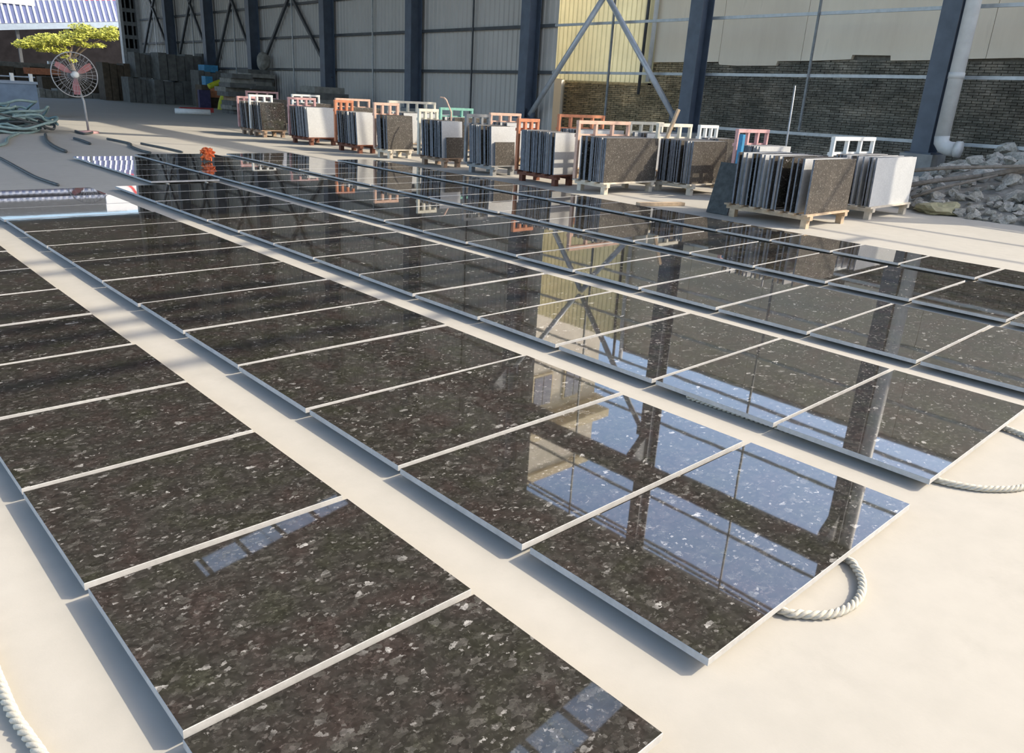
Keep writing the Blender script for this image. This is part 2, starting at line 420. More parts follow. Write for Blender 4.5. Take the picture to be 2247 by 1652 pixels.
# diagonal pipe braces in the fourth bay
def brace(a, c, label):
    t = thing('brace_pipe', label, 'brace', a, group='diagonal pipe braces of the shed wall')
    v = Vector(c)-Vector(a)
    MB().tube([(0, 0, 0), v], .085, 14).obj('pipe', M['pipe'], t, smooth=True)
    MB().box(-.04, .04, -.16, .16, -.12, .2).obj('gusset_plate', M['steel_blue'], t)
    return t
AP = (WX-.05, 16.95, 4.55)
brace((WX-.05, 19.9, .95), AP, 'grey diagonal brace pipe sloping up to the right, left of the pair')
brace((WX-.05, 13.95, 1.2), AP, 'grey diagonal brace pipe sloping up to the left, right of the pair')
brace((WX-.05, 13.8, 8.5), (WX-.05, 16.9, 4.72), 'grey upper brace pipe climbing from the brace joint to the right column')
brace((WX-.05, 19.9, 8.5), (WX-.05, 17.0, 4.72), 'grey upper brace pipe climbing from the brace joint to the left column')

# white downpipe beside the right column
t = thing('downpipe', 'fat white plastic downpipe with an elbow beside the right steel column', 'pipe', (19.15, 6.56, 0))
MB().tube([(0, 0, 12.6), (0, 0, 4.2), (0, 0, 1.22)], .15, 18).obj('pipe', M['pvc'], t, smooth=True)
MB().tube([(0, 0, 1.24), (0, -.01, 1.12), (0.0, -.08, 1.03), (0.0, -.2, .99), (0, -.34, .99)], .155, 18).obj('elbow', M['pvc'], t, smooth=True)
MB().tube([(0, -.33, .99), (0, -.44, .99)], .175, 18).obj('coupling', M['pvc'], t, smooth=True)
MB().tube([(0, 0, 2.42), (0, 0, 2.55)], .162, 18).obj('joint_collar', M['pvc'], t, smooth=True)

# ------------------------------------------------------------------ neighbour's wall beyond the open bays
NX = 21.8
nw = struct(link('wall_outer', None))
NTOP = 6.9
MB().box(NX+.12, NX+.35, -40, 16.95, 0, NTOP).obj('wall_core', M['mortar'], nw)
MB().box(NX+.12, NX+.35, 16.7, 24, 0, 2.2).obj('wall_core', M['mortar'], nw)
# jagged lower edge of the render / sheets
edge = [(-40, 2.9), (4.0, 2.95), (6.2, 3.02), (7.5, 2.98), (8.1, 2.95), (9.12, 2.93), (9.14, 3.05), (10.15, 3.06), (10.17, 2.95), (11.3, 2.9), (12.3, 2.88),
        (12.33, 2.76), (13.6, 2.74), (14.2, 2.76), (14.25, 2.84), (15.3, 2.82), (16.7, 2.80)]
def edge_z(y):
    for (a, za), (b, zb) in zip(edge, edge[1:]):
        if a <= y <= b: return za+(zb-za)*(y-a)/max(1e-6, b-a)
    return 2.85
for y0, y1 in ((-40, 1.2), (1.2, 6.9), (6.9, 11.6), (11.6, 14.25), (14.25, 16.7)):
    lows = [(y0, edge_z(y0))]+[(y, z) for y, z in edge if y0 < y < y1]+[(y1-.012, edge_z(y1-.01))]
    b = MB(); b.prism(lows+[(y1-.012, NTOP+.1), (y0, NTOP+.1)], 'x', NX-.05, NX+.12); b.obj('render_panel', M['beige'], nw)
MB().box(NX-.12, NX+.4, -40, 16.7, NTOP+.1, NTOP+.22).obj('coping', M['plinth'], nw)
# yellowed ribbed sheets in the fourth bay
ym = sheet_mesh('wall_sheet', 1.0, 2.16, NTOP-.1, M['yellow_sheet'], .2, .03)
for k in range(7): link('wall_sheet', ym, nw, (NX-.01, 16.7+k*1.0, 0))
MB().box(NX-.06, NX+.12, 20.7, 24, 0, 2.2).obj('render_panel', M['beige'], nw)
# brickwork: nearest visible bricks one by one, the rest as one joined part
def brick_mesh(): 
    b = MB(); b.box(-.03, .05, -.118, .118, -.026, .026); return b.mesh('brick', M['brick'])
BM = brick_mesh(); rest = MB(); cnt = 0; rest2 = MB()
for row in range(46):
    z = .03+row*.064
    y = 4.0+(.125 if row % 2 else 0)
    while y < 20.6:
        top = 2.16 if y > 16.7 else edge_z(y)+.02
        if z < top-.02:
            x = NX+.06+rnd.uniform(-.012, .012)
            if 7.35 < y < 12.3 and z > 1.95 and cnt < 300:
                link('brick', BM, nw, (x, y, z)); cnt += 1
            else:
                (rest2 if y > 15.4 else rest).box(x-.03, x+.05, y-.118, y+.118, z-.026, z+.026)
        y += .25
for q_, m_ in ((rest, 'brick'), (rest2, 'brick_brown')):
    o = q_.obj('brick_courses', M[m_], nw); o['kind'] = 'stuff'

# pipes and loose poles at the wall
def pole(name, a, c, r, mat, label, cat='pole', group=None):
    v = Vector(c)-Vector(a); o = MB().tube([(0, 0, 0), v*.5, v], r, 10).obj(name, M[mat], None, a, smooth=True); return tag(o, label, cat, group)
pole('wall_pipe', (NX-.2, 17.05, 1.8), (NX-.2, 16.95, 7.4), .05, 'steel_dark', 'thin dark pipe running up the yellow wall, left of the two', 'pipe')
pole('wall_pipe', (NX-.2, 16.72, 2.2), (NX-.2, 16.62, 7.4), .075, 'pvc', 'pale grey pipe running up the yellow wall, right of the two', 'pipe')
pole('thin_pole', (15.0, 7.98, 0), (15.0, 8.02, 2.05), .018, 'galv', 'thin upright rod standing behind the nearest rack of slabs', 'pole')

# building behind the wall (seen mirrored in the slabs)
bd = thing('neighbour_building', 'beige plastered building with a blue window behind the outer wall', 'building', (28.5, 28.5, 0))
MB().box(0, 6.4, 0, 9, 0, 19.2).obj('wall', M['plaster'], bd)
MB().box(-.5, 6.9, -.8, 9, 16.2, 16.7).obj('ledge', M['plaster_trim'], bd)
MB().box(-.25, 6.65, -.25, 9.2, 19.2, 19.7).obj('parapet', M['plaster_trim'], bd)
for k, xx in enumerate((1.6, 4.2)):
    wf = MB().box(xx-.8, xx+.8, -.14, .02, 13.7, 15.7).obj('window', M['plaster_trim'], bd)
    for s in (-1, 1): MB().box(xx+s*.36-.33, xx+s*.36+.33, -.17, -.13, 13.83, 15.57).obj('pane', M['glass'], wf)

# unseen hall added behind the viewpoint to shade the near floor
wk = thing('unseen_shade_hall', 'unseen grey hall added behind the viewpoint to shade the yard', 'building', (-16, -9, 0))
MB().box(-26, 23, -14, 0, 0, 11.5).obj('wall', M['clad'], wk)
b = MB(); b.prism([(-14.4, 11.5), (.4, 11.5), (-7, 14.0)], 'x', -26.3, 23.3); b.obj('roof', M['roof'], wk)
MB().box(-6, 0, 0, .06, 0, 4.6).obj('door', M['steel_blue'], wk)

# ------------------------------------------------------------------ granite slabs laid out in lanes
SZ0, SZ1 = .034, .060
def slab_mesh(name, wd, dp, th=.026, top=None, mats=None):
    b = MB(); c = .0018
    lo = [(-wd/2, 0), (wd/2, 0), (wd/2, dp), (-wd/2, dp)]
    hi = [(-wd/2+c, c), (wd/2-c, c), (wd/2-c, dp-c), (-wd/2+c, dp-c)]
    b.quad([(x, y, th) for x, y in hi], 0); b.quad([(x, y, 0) for x, y in reversed(lo)], 1)
    for i in range(4):
        j = (i+1) % 4
        b.quad([(*lo[i], 0), (*lo[j], 0), (*lo[j], th-c), (*lo[i], th-c)], 1)
        b.quad([(*lo[i], th-c), (*lo[j], th-c), (*hi[j], th), (*hi[i], th)], 1)
    return b.mesh(name, mats or [M['granite'], M['edge']])
P0, PITCHY, DEP = .915, .7945, .765
LANES = [  # label, x0, x1, y-offset, first k, last k
    ('leftmost lane', .49, 1.44, -.085, 0, 11), ('second lane from the left', 1.77, 3.29, .0, 0, 13), ('third lane from the left', 3.62, 5.12, .03, 0, 13),
    ('fourth lane from the left', 5.47, 7.02, -.005, 0, 19), ('fifth lane from the left', 7.35, 8.83, -.03, 0, 19), ('rightmost lane', 9.10, 9.98, -.035, 0, 17)]
def place_slab(me, x, y, label, group):
    rx, ry = R(rnd.gauss(0, .10)), R(rnd.gauss(0, .10))
    o = link('granite_slab', me, None, (x+rnd.uniform(-.008, .008), y, SZ0), (rx, ry, R(rnd.uniform(-.12, .12))))
    tag(o, label, 'slab', group)
for ln, x0, x1, off, k0, k1 in LANES:
    me = slab_mesh('granite_slab', x1-x0, DEP)
    for k in range(k0, k1+1):
        place_slab(me, (x0+x1)/2, P0+off+k*PITCHY+rnd.uniform(-.004, .004), f'polished dark granite slab, {ORD[k+1]} from the near end of the {ln}', 'polished slabs laid out in lanes')
me = slab_mesh('granite_slab', 1.06, DEP)
for k in range(5):
    place_slab(me, 4.80, 12.47+k*PITCHY, f'polished dark granite slab, {ORD[k+1]} of five short ones at the far end of the third lane', 'polished slabs laid out in lanes')

# ------------------------------------------------------------------ ropes
def smooth_path(P, step, closed=False):
    P = [Vector(p) for p in P]; out = []
    def cr(p0, p1, p2, p3, t): return .5*((2*p1)+(p2-p0)*t+(2*p0-5*p1+4*p2-p3)*t*t+(3*p1-p0-3*p2+p3)*t**3)
    n = len(P)
    for i in range(n if closed else n-1):
        g = (lambda j: P[j % n]) if closed else (lambda j: P[max(0, min(n-1, j))])
        a = [g(i-1), g(i), g(i+1), g(i+2)]; L = (a[2]-a[1]).length; k = max(1, int(L/step))
        for q in range(k): out.append(cr(*a, q/k))
    if not closed: out.append(P[-1])
    return out
def rope(pts, label, step=.006, D=.032, sides=6, mat='rope', lay=.085, group=None):
    path = smooth_path(pts, step); base = Vector(pts[0]); t = thing('rope', label, 'rope', base, group=group)
    Rr = D*.26; sr = D*.245; s_len = [0]
    for a, b in zip(path, path[1:]): s_len.append(s_len[-1]+(b-a).length)
    for k in range(3):
        pp = []
        for i, p in enumerate(path):
            tg = (path[min(i+1, len(path)-1)]-path[max(i-1, 0)]).normalized(); sd_ = tg.cross(Vector((0, 0, 1))).normalized(); up = sd_.cross(tg)
            a = 2*math.pi*(s_len[i]/lay+k/3); pp.append(p+(sd_*math.cos(a)+up*math.sin(a))*Rr-base)
        MB().tube(pp, sr, sides).obj('strand', M[mat], t, smooth=True)
    return t
zc = .0165
rope([(2.18, 2.3, zc), (2.2, 1.6, zc), (2.22, .98, zc), (2.27, .86, zc), (2.36, .795, zc), (2.48, .775, zc), (2.60, .805, zc), (2.69, .87, zc), (2.73, .98, zc), (2.75, 1.6, zc), (2.76, 2.3, zc)],
     'cream twisted rope looping out from under the nearest slab of the second lane')
rope([(3.66, 2.3, zc), (3.72, 1.2, zc), (3.74, .96, zc), (3.78, .85, zc), (3.85, .76, zc), (4.0, .665, zc), (4.25, .62, zc), (4.5, .65, zc), (4.66, .74, zc), (4.74, .88, zc), (4.78, 1.2, zc), (4.8, 2.3, zc)],
     'cream twisted rope looping out from under the nearest slab of the third lane')
rope([(.20, 2.6, zc), (.2, 2.2, zc), (.2, 2.0, zc), (.215, 1.85, zc), (.24, 1.6, zc), (.3, 1.2, zc)], 'cream twisted rope lying on the floor at the bottom left corner')
LN = ['leftmost', 'second', 'third', 'fourth', 'fifth', 'rightmost']
for i, (ln, x0, x1, off, k0, k1) in enumerate(LANES):
    for s in (0, 1):
        x = x0+(x1-x0)*(.2 if s == 0 else .8); y0 = 2.35 if i in (1, 2) else .88; y1 = P0+k1*PITCHY+.6
        rope([(x, y0, zc), (x+.01, (y0+y1)/2, zc), (x, y1, zc)], f'cream rope under the {"left" if s == 0 else "right"} side of the {LN[i]} lane of slabs', step=.03, sides=4)
for s in (0, 1):
    rope([(4.5+.6*s, 12.4, zc), (4.5+.6*s, 14, zc), (4.5+.6*s, 16.3, zc)], f'cream rope under the {"left" if s == 0 else "right"} side of the five short slabs', step=.03, sides=4)

# ------------------------------------------------------------------ racks of upright slabs
def rack_base(t, W, D, mat, legh=.12):
    for x in (.08, W-.12):
        for y in (-.02, D-.06): MB().box(x-.05, x+.05, y, y+.09, 0, legh).obj('leg', mat, t)
    for x in (.08, W-.12): MB().box(x-.045, x+.045, -.06, D+.1, legh, legh+.06).obj('bearer', mat, t)
    n = max(3, int(D/.2)+1)
    for i in range(n):
        y = -.05+i*(D+.06)/(n-1); MB().box(-.04, W-.02, y, y+.09, legh+.06, legh+.085).obj('deck_board', mat, t)
def rack_frame(t, W, D, top, mat, n=4, mid=None, y=None):
    y = D+.1 if y is None else y
    for i in range(n):
        x = .03+(W-.08)*i/(n-1); MB().box(x-.028, x+.028, y-.03, y+.03, .206, top).obj('upright', mat, t)
    MB().box(-.0, W-.02, y-.034, y+.034, top, top+.06).obj('top_rail', mat, t)
    MB().box(-.0, W-.02, y+.031, y+.056, .93 if mid is None else mid, .985 if mid is None else mid+.055).obj('mid_rail', mat, t)
SH = {}
def up_mesh(W, H, th, front):
    k = (round(W, 2), round(H, 2), round(th, 3), front)
    if k not in SH:
        b = MB(); b.box(0, W, 0, th, 0, H, 1)
        b.m[2] = 0; b.m[4] = 0          # both big faces
        SH[k] = b.mesh('upright_slab', [M[front], M['stack_edge']])
    return SH[k]
def pack(desc, X0, X1, Yn, Yf, tilt, front, fr, base, top, nfr=4, H=.76, short=None, spacing=.05, framed=True, seed=0, back=None):
    rr = random.Random(seed+11)
    W = X1-X0; D = Yf-Yn
    t = thing('slab_rack', f'{base.replace("_", " ")} rack with {fr.replace("_", " ")} frame, {desc}'.replace('wood rack', 'timber rack').replace('wood pale', 'pale timber').replace('wood brown', 'brown timber'), 'rack', (X0, Yn, 0), group='racks of upright slabs')
    rack_base(t, W, D, M[base])
    if framed: rack_frame(t, W, D, top, M[fr], nfr, y=D+.1+max(0, math.sin(R(tilt)))*H*.98)
    y = Yf-.03; slabs = []
    while y > Yn+.02:
        th = rr.choice((.022, .026, .030))
        slabs.append((y, th)); y -= spacing*rr.choice((.62, .7, .8, 1.0, 1.0, 1.9))
    slabs.append((Yn, .026)); slabs.sort()
    for i, (y, th) in enumerate(slabs):
        fm = front if i == 0 else rr.choice(('face_white', 'face_brown', 'granite'))
        o = link('upright_slab', up_mesh(W+(.0 if i == 0 else rr.choice((0, 0, -.03))), H, th, fm), None,
                 (X0+(0 if i == 0 else rr.uniform(-.012, .02)), y, .206), (-R(tilt+rr.uniform(-.2, .2)), 0, 0))
        tag(o, f'{ORD[i+1]} slab from the front, standing on edge in the {desc}', 'slab', f'upright slabs in the {desc}')
    if short:
        w0, w1, h = short
        o = link('short_slab', up_mesh(w1-w0, h, .03, 'face_brown'), None, (X0+w0, Yn-.05, .206), (-R(tilt), 0, 0))
        tag(o, f'low brown slab leaning against the front of the {desc}', 'slab')
    return t
#     description                              X0     X1     Yn     Yf  tilt front        frame    base
pack('far left rack of tilted slabs', 10.85, 11.50, 23.08, 23.54, 7, 'face_brown', 'pink', 'wood_brown', 1.02, seed=1, spacing=.09)
pack('rack of dark slabs under a white frame', 10.85, 11.62, 22.17, 22.75, 7, 'granite', 'white', 'wood_brown', 1.10, seed=2)
pack('second white faced rack from the left', 10.85, 11.72, 19.48, 20.40, 6, 'face_white', 'pink', 'rust', 1.12, seed=3)
pack('white faced rack with the orange frame', 10.85, 11.42, 17.10, 18.00, 5, 'face_white', 'orange', 'rust', 1.15, seed=4)
pack('small brown faced rack with salmon frame', 10.85, 11.58, 15.80, 16.24, 4, 'face_brown', 'salmon', 'wood_pale', 1.17, seed=5)
pack('left one of two racks with low front slabs', 10.85, 11.42, 13.74, 14.48, 4, 'face_white', 'cream', 'wood_brown', 1.12, seed=6, short=(.08, .57, .43))
pack('right one of two racks with low front slabs', 10.85, 11.54, 12.13, 12.84, 4, 'face_white', 'grey_frame', 'grey_frame', 1.10, seed=7, short=(.06, .6, .46))
pack('rack of pale slabs on rusty steel legs', 10.85, 11.44, 10.37, 11.30, 1.5, 'face_white', 'orange', 'rust', 1.10, seed=8, spacing=.055)
pack('brown slab rack on a cream pallet', 10.85, 12.34, 9.14, 9.75, .6, 'face_brown', 'salmon', 'wood_pale', 1.16, seed=9)
pack('brown slab rack behind the cream pallet', 12.5, 13.62, 8.46, 9.22, .6, 'face_brown', 'cream', 'wood_pale', 1.17, seed=10)
pack('nearest rack of spaced out slabs', 10.80, 12.12, 5.28, 6.50, .3, 'face_brown', 'grey_frame', 'wood', 1.16, seed=12, framed=False, spacing=.085)
pack('rightmost white faced rack near the rubble', 12.9, 14.5, 5.27, 5.95, 1.5, 'face_white', 'white', 'wood_pale', 1.17, seed=13)
# second row behind
pack('back row rack with pink frame behind the nearest slabs', 12.9, 14.0, 7.35, 7.75, 1, 'face_white', 'pink', 'wood', 1.17, seed=21)
pack('back row rack with blue post', 14.3, 15.0, 9.1, 9.5, 1, 'face_brown', 'white', 'wood', 1.15, seed=22)
pack('back row rack with tall orange frame', 12.6, 14.1, 11.4, 11.9, 1, 'face_white', 'orange', 'wood', 1.19, nfr=5, seed=23)
pack('back row rack with white frame beside the plank', 13.9, 15.1, 10.6, 11.0, 1, 'face_white', 'cream', 'wood', 1.12, seed=24)
pack('back row rack behind the rusty legs', 12.6, 13.6, 13.6, 14.1, 1, 'face_white', 'salmon', 'wood', 1.10, seed=25)
pack('back row rack with green frame', 12.7, 13.8, 15.6, 16.1, 2, 'face_brown', 'green', 'wood', 1.12, seed=26)
pack('back row rack with cream double frame', 12.6, 14.2, 17.6, 18.2, 2, 'face_white', 'cream', 'wood', 1.19, nfr=6, seed=27)
pack('back row rack with pale pink frame', 12.6, 13.8, 20.4, 20.9, 2, 'face_brown', 'salmon', 'wood', 1.14, seed=28)
pack('back row rack with white narrow frame', 12.6, 13.6, 22.9, 23.5, 2, 'face_brown', 'white', 'wood', 1.15, seed=29)
pack('back row rack farthest to the left', 12.5, 13.7, 26.0, 26.5, 2, 'face_brown', 'pink', 'wood', 1.14, seed=30)

# a dark slab leaning on the nearest rack, loose timber
o = link('leaning_slab', up_mesh(.38, .80, .03, 'stack_dark'), None)
o.matrix_world = Matrix.Translation((10.88, 6.58, .0)) @ Matrix.Rotation(R(17), 4, 'Y') @ Matrix.Rotation(R(90), 4, 'Z')
tag(o, 'single dark slab leaning on the left end of the nearest rack', 'slab')
MB_ = MB().bar((0, 0, .03), (.85, -.28, .03), .12, .05); tag(MB_.obj('timber_offcut', M['wood'], None, (10.3, 7.9, 0)), 'flat timber offcut lying on the sunlit floor left of the leaning slab', 'timber')
b = MB().bar((0, 0, 0), (.07, -.14, .52), .04, .075); tag(b.obj('timber_plank', M['wood'], None, (12.45, 9.05, .98)), 'short light plank sticking up behind the brown slab racks', 'timber')
b = MB().tube([(0, 0, -1.12), (0, 0, 0), (-.03, .16, .26), (-.04, .22, .30), (-.06, .34, .31)], .018, 8); tag(b.obj('bent_rod', M['salmon'], None, (12.0, 14.9, 1.12)), 'thin bent pinkish rod rising above the cream frame', 'rod')
b = MB().box(0, .08, 0, .08, 0, 1.15); tag(b.obj('blue_post', M['blue'], None, (12.72, 7.62, 0)), 'bright blue post beside the pink frame of the back row', 'post')

# orange ball of netting on the fourth lane
import bmesh
def rock_mesh(name, seed, mat, sub=2, amp=.45, sq=(1, .8, .62)):
    bm = bmesh.new(); bmesh.ops.create_icosphere(bm, subdivisions=sub, radius=1); q = random.Random(seed); off = Vector((q.uniform(0, 50), q.uniform(0, 50), q.uniform(0, 50)))
    for v in bm.verts:
        d = noise.noise(v.co*1.1+off)*amp+noise.noise(v.co*2.6+off)*amp*.4
        v.co *= 1+d; v.co = Vector((v.co.x*sq[0], v.co.y*sq[1], v.co.z*sq[2]))
    me = bpy.data.meshes.new(name); bm.to_mesh(me); bm.free(); me.materials.append(mat); return me
t = thing('netting_ball', 'orange ball of bunched netting sitting on a far slab of the fourth lane', 'ball', (6.28, 15.18, .064))
bm_ = rock_mesh('core', 3, M['orange_ball'], 2, .3, (1, 1, 1)); link('core', bm_, t, (0, 0, .105), (0, 0, 0), (.085, .085, .085))
q = random.Random(5); b = MB()
for i in range(44):
    th, ph = q.uniform(0, 6.28), math.acos(q.uniform(-.75, 1)); d = Vector((math.sin(ph)*math.cos(th), math.sin(ph)*math.sin(th), math.cos(ph)))
    s_ = d.orthogonal().normalized(); c0 = Vector((0, 0, .125))
    b.tube([c0+d*.05, c0+d*.11+s_*.02, c0+d*q.uniform(.13, .155)+s_*q.uniform(-.03, .06)], [.028, .024, .012], 6)
b.obj('fold', M['orange_ball'], t)

# ------------------------------------------------------------------ rubble heap at the right
hp = MB(); nx, ny = 40, 46; X_0, X_1, Y_0, Y_1 = 14.7, 21.8, -3.0, 7.6
def heap(x, y):
    e = max(0, min(1, (x-15.05-.10*(y-3)+.35*noise.noise(Vector((y*.8, 3, 0))))/2.2))
    s_ = max(0, min(1, (6.9-y)/1.6))
    h = (e**.8)*s_*(.50+.10*(x-15))
    return h+.10*noise.noise(Vector((x*1.6, y*1.6, 0)))*min(1, 3*e*s_)-.03*(1-min(1, 4*e*s_))
for i in range(nx+1):
    for j in range(ny+1):
        x = X_0+(X_1-X_0)*i/nx; y = Y_0+(Y_1-Y_0)*j/ny; hp.v.append((x, y, heap(x, y)))
for i in range(nx):
    for j in range(ny):
        a = i*(ny+1)+j; hp.f.append((a, a+ny+1, a+ny+2, a+1)); hp.m.append(0)
o = hp.obj('rubble_heap', M['stone_dark'], smooth=True); tag(o, 'heap of earth and gravel against the outer wall at the right', 'rubble', kind='stuff')
RK = [rock_mesh('rubble_stone', 40+i, M['stone'], 2, .85, (1, .75, .6)) for i in range(10)]
q = random.Random(21); n = 0; placed = []; STN = []
def ordn(i): return ORD[i] if i < len(ORD) else f'{i}th'
while n < 260:
    x = 14.9+5.4*q.random()**1.6; y = q.uniform(1.6, 6.7)
    if heap(x, y) < .004: continue
    s_ = q.uniform(.06, .175)*(1.25 if x > 16.5 else .85)
    if q.random() < .12: s_ *= 1.7
    if any((x-a)**2+(y-b)**2 < (s_+c)**2*.62 for a, b, c in placed): 
        if q.random() < .93: continue
    placed.append((x, y, s_)); 
    o = link('rubble_stone', RK[n % 10], None, (x, y, heap(x, y)+s_*.42), (q.uniform(-.4, .4), q.uniform(-.4, .4), q.uniform(0, 6.28)), (s_, s_, s_))
    o['_xy'] = (x, y, s_); STN.append(o); n += 1
bands = {}
for o in STN: bands.setdefault(min(3, int((o['_xy'][0]-14.9)/1.25)), []).append(o)
for bi, L in bands.items():
    for j, o in enumerate(sorted(L, key=lambda o: -o['_xy'][1]/o['_xy'][0])):
        sz = 'small' if o['_xy'][2] < .11 else 'large' if o['_xy'][2] > .2 else 'middling'
        tag(o, f'{sz} broken stone, {ordn(j+1)} from the left along the {["front edge", "lower middle", "upper middle", "top"][bi]} of the rubble heap', 'stone', 'broken stones in the rubble heap'); del o['_xy']
for k, (a, c, r, lab) in enumerate([((15.4, 6.0, .62), (17.0, 3.3, .98), .035, 'long weathered pole lying across the top of the rubble heap'),
                                   ((15.3, 5.9, .34), (17.0, 4.1, .80), .045, 'thick dark branch lying across the middle of the rubble'),
                                   ((15.25, 5.5, .22), (16.3, 4.5, .70), .03, 'short bent stick in the rubble below the thick branch'),
                                   ((16.2, 4.7, .66), (17.6, 3.2, 1.08), .05, 'greenish beam sticking out of the rubble towards the right edge')]):
    v = Vector(c)-Vector(a); o = MB().tube([(0, 0, 0), v*.3+Vector((0, 0, .04)), v*.7+Vector((0, 0, .02)), v], [r, r*.95, r*.85, r*.6], 8).obj('weathered_pole', M['stick'], None, a, smooth=True); tag(o, lab, 'stick')
o = rock_mesh('plastic_sack', 77, M['pvc'], 3, .35, (.26, .2, .34)); o = link('plastic_sack', o, None, (16.0, 3.72, .42)); tag(o, 'crumpled pale plastic sack on the rubble near the right edge', 'sack')
o = rock_mesh('yellowish_stone', 79, simple('yellowish_stone', (.36, .33, .20), .9, .25, 5, bump=.4), 3, .8, (.42, .3, .12)); o = link('yellowish_stone', o, None, (15.3, 5.0, .08)); tag(o, 'flat yellowish stone at the foot of the rubble heap', 'stone')

# ------------------------------------------------------------------ left background
def px(x, y, Y):                     # point on the plane y = Y seen at photo pixel (x, y)
    v = fw*FPX+rt*(x-1123.5)+dn*(y-826); return Vector((0, 0, HG))+v*(Y/v.y)
def gp(x, y):
    v = fw*FPX+rt*(x-1123.5)+dn*(y-826); return Vector((0, 0, HG))+v*(-HG/v.z)

# pedestal fan
bp = gp(193, 292); t = thing('pedestal_fan', 'large wire caged pedestal fan with red blades on a thin pole', 'fan', bp)
fc = Vector((-.14, 0, 1.44)); vw = (Vector((0, 0, HG))-bp); vw.z = 0; vw.normalize()
side = vw.cross(Vector((0, 0, 1))).normalized(); upv = Vector((0, 0, 1)); ax = (vw+Vector((.25, 0, .05))).normalized(); side = ax.cross(upv).normalized(); upv = side.cross(ax)
def fp(r, a, d=0): return fc+(side*math.cos(a)+upv*math.sin(a))*r+ax*d
MB().tube([(.02, 0, .05), (0, 0, .8), tuple(fc-ax*.18)], .028, 10).obj('pole', M['fan_grey'], t, smooth=True)
MB().tube([(.02, 0, 0), (.02, 0, .05), (.02, 0, .07)], [.26, .24, .05], 20).obj('base', M['pink'], t, smooth=True)
RF = .54
b = MB()
b.tube([fp(RF, i*math.pi/24) for i in range(48)], .014, 6, closed=True)
for rr_ in (.40, .26): b.tube([fp(rr_, i*math.pi/16, .09) for i in range(32)], .004, 4, closed=True)
for i in range(32):
    a = i*math.pi/16; b.tube([fp(RF, a), fp(.4, a, .085), fp(.08, a, .12)], .0035, 4, caps=False); b.tube([fp(RF, a), fp(.4, a, -.11), fp(.1, a, -.15)], .0035, 4, caps=False)
b.obj('cage', M['fan_grey'], t)
for k in range(3):
    a0 = math.pi/2*3+k*math.pi*2/3; b = MB(); L = []; Q = []
    for i in range(7):
        r_ = .08+.41*i/6; wd = .08+.08*math.sin(i/6*2.4); L.append(fp(r_, a0-wd/max(.2, r_)*.5, .03)); Q.append(fp(r_, a0+wd/max(.2, r_)*.5, -.03))
    for i in range(6): b.quad([L[i], L[i+1], Q[i+1], Q[i]])
    o = b.obj('blade', M['fan_red'], t); md = o.modifiers.new('s', 'SOLIDIFY'); md.thickness = .008
MB().tube([fp(0, 0, -.05), fp(0, 0, .10), fp(0, 0, .13)], [.085, .085, .05], 16).obj('hub', M['white'], t, smooth=True)
MB().tube([fp(0, 0, -.34), fp(0, 0, -.3), fp(0, 0, -.06)], [.07, .11, .11], 16).obj('motor', M['steel_dark'], t, smooth=True)

# blue grey bin with pale posts
a = gp(90, 257); t = thing('steel_bin', 'blue grey steel bin with short pale posts at the far left', 'bin', (a.x, a.y, 0))
MB().box(-3.2, 0, 0, 1.3, 0, 1.02).obj('side_panel', M['bin_blue'], t); MB().box(-3.24, .04, -.04, 1.34, 1.02, 1.10).obj('rim', M['gutter'], t)
for x in (-.12, -.66, -1.3, -2.1, -2.9): MB().box(x-.05, x+.05, .0, .10, 1.10, 1.34).obj('post', M['white'], t)
MB().box(-3.2, 0, .02, .06, 1.22, 1.26).obj('bar', M['gutter'], t)

# heap of hose and trailing hoses
hc = Vector((4.6, 24.2, 0)); t = thing('hose_heap', 'tangled heap of green grey hose in front of the steel bin', 'hose', hc)
q = random.Random(9)
for k in range(30):
    cx, cy, rr_ = q.uniform(-1.0, .55), q.uniform(-.75, .6), q.uniform(.35, .95); zz = max(.05, .80-.5*math.hypot(cx, cy)); pts = []; tx, ty = q.uniform(-.5, .5), q.uniform(-.5, .5); zz *= q.uniform(.35, 1)
    for i in range(13):
        a = i/12*q.uniform(5.2, 6.2)+k; pts.append((cx+rr_*math.cos(a)*1.25, cy+rr_*math.sin(a)*.8, max(.03, zz+.38*(tx*math.cos(a)+ty*math.sin(a))+.10*q.uniform(-1, 1))))
    MB().tube(smooth_path(pts, .07), .032, 6).obj('hose_loop', M['hose' if k % 4 else 'hose_dark'], t, smooth=True)
def hose(pts, r, mat, label):
    P = [Vector((p.x, p.y, r)) for p in pts]; b0 = P[0]
    o = MB().tube([p-b0 for p in smooth_path(P, .12)], r, 6).obj('hose', M[mat], None, b0, smooth=True); return tag(o, label, 'hose')
hose([gp(*p) for p in ((100, 298), (104, 312), (122, 326), (145, 336))], .035, 'hose_dark', 'dark hose trailing from the heap to the corner of the third lane')
hose([gp(*p) for p in ((-40, 334), (0, 349), (42, 372), (80, 392), (128, 409))], .022, 'hose_dark', 'thin dark hose crossing the shaded floor to the second lane')
hose([gp(*p) for p in ((40, 296), (18, 306), (12, 318), (-20, 326))], .03, 'hose', 'green hose end curling away from the heap at the left edge')
hose([gp(*p) for p in ((163, 306), (180, 311), (198, 318))], .03, 'hose_dark', 'short dark cable piece on the floor left of the fan shadow')
hose([gp(*p) for p in ((236, 307), (262, 312), (286, 318), (288, 324), (310, 333), (330, 338))], .028, 'hose_dark', 'dark cable snaking over the sunlit floor to the far slabs')
hose([gp(*p) for p in ((310, 317), (340, 323), (375, 330), (400, 336))], .025, 'hose_dark', 'straight dark cable on the sunlit floor behind the far slabs')
hose([gp(*p) for p in ((166, 290), (185, 296), (205, 293))], .03, 'hose_dark', 'short dark cable on the floor beside the fan base')

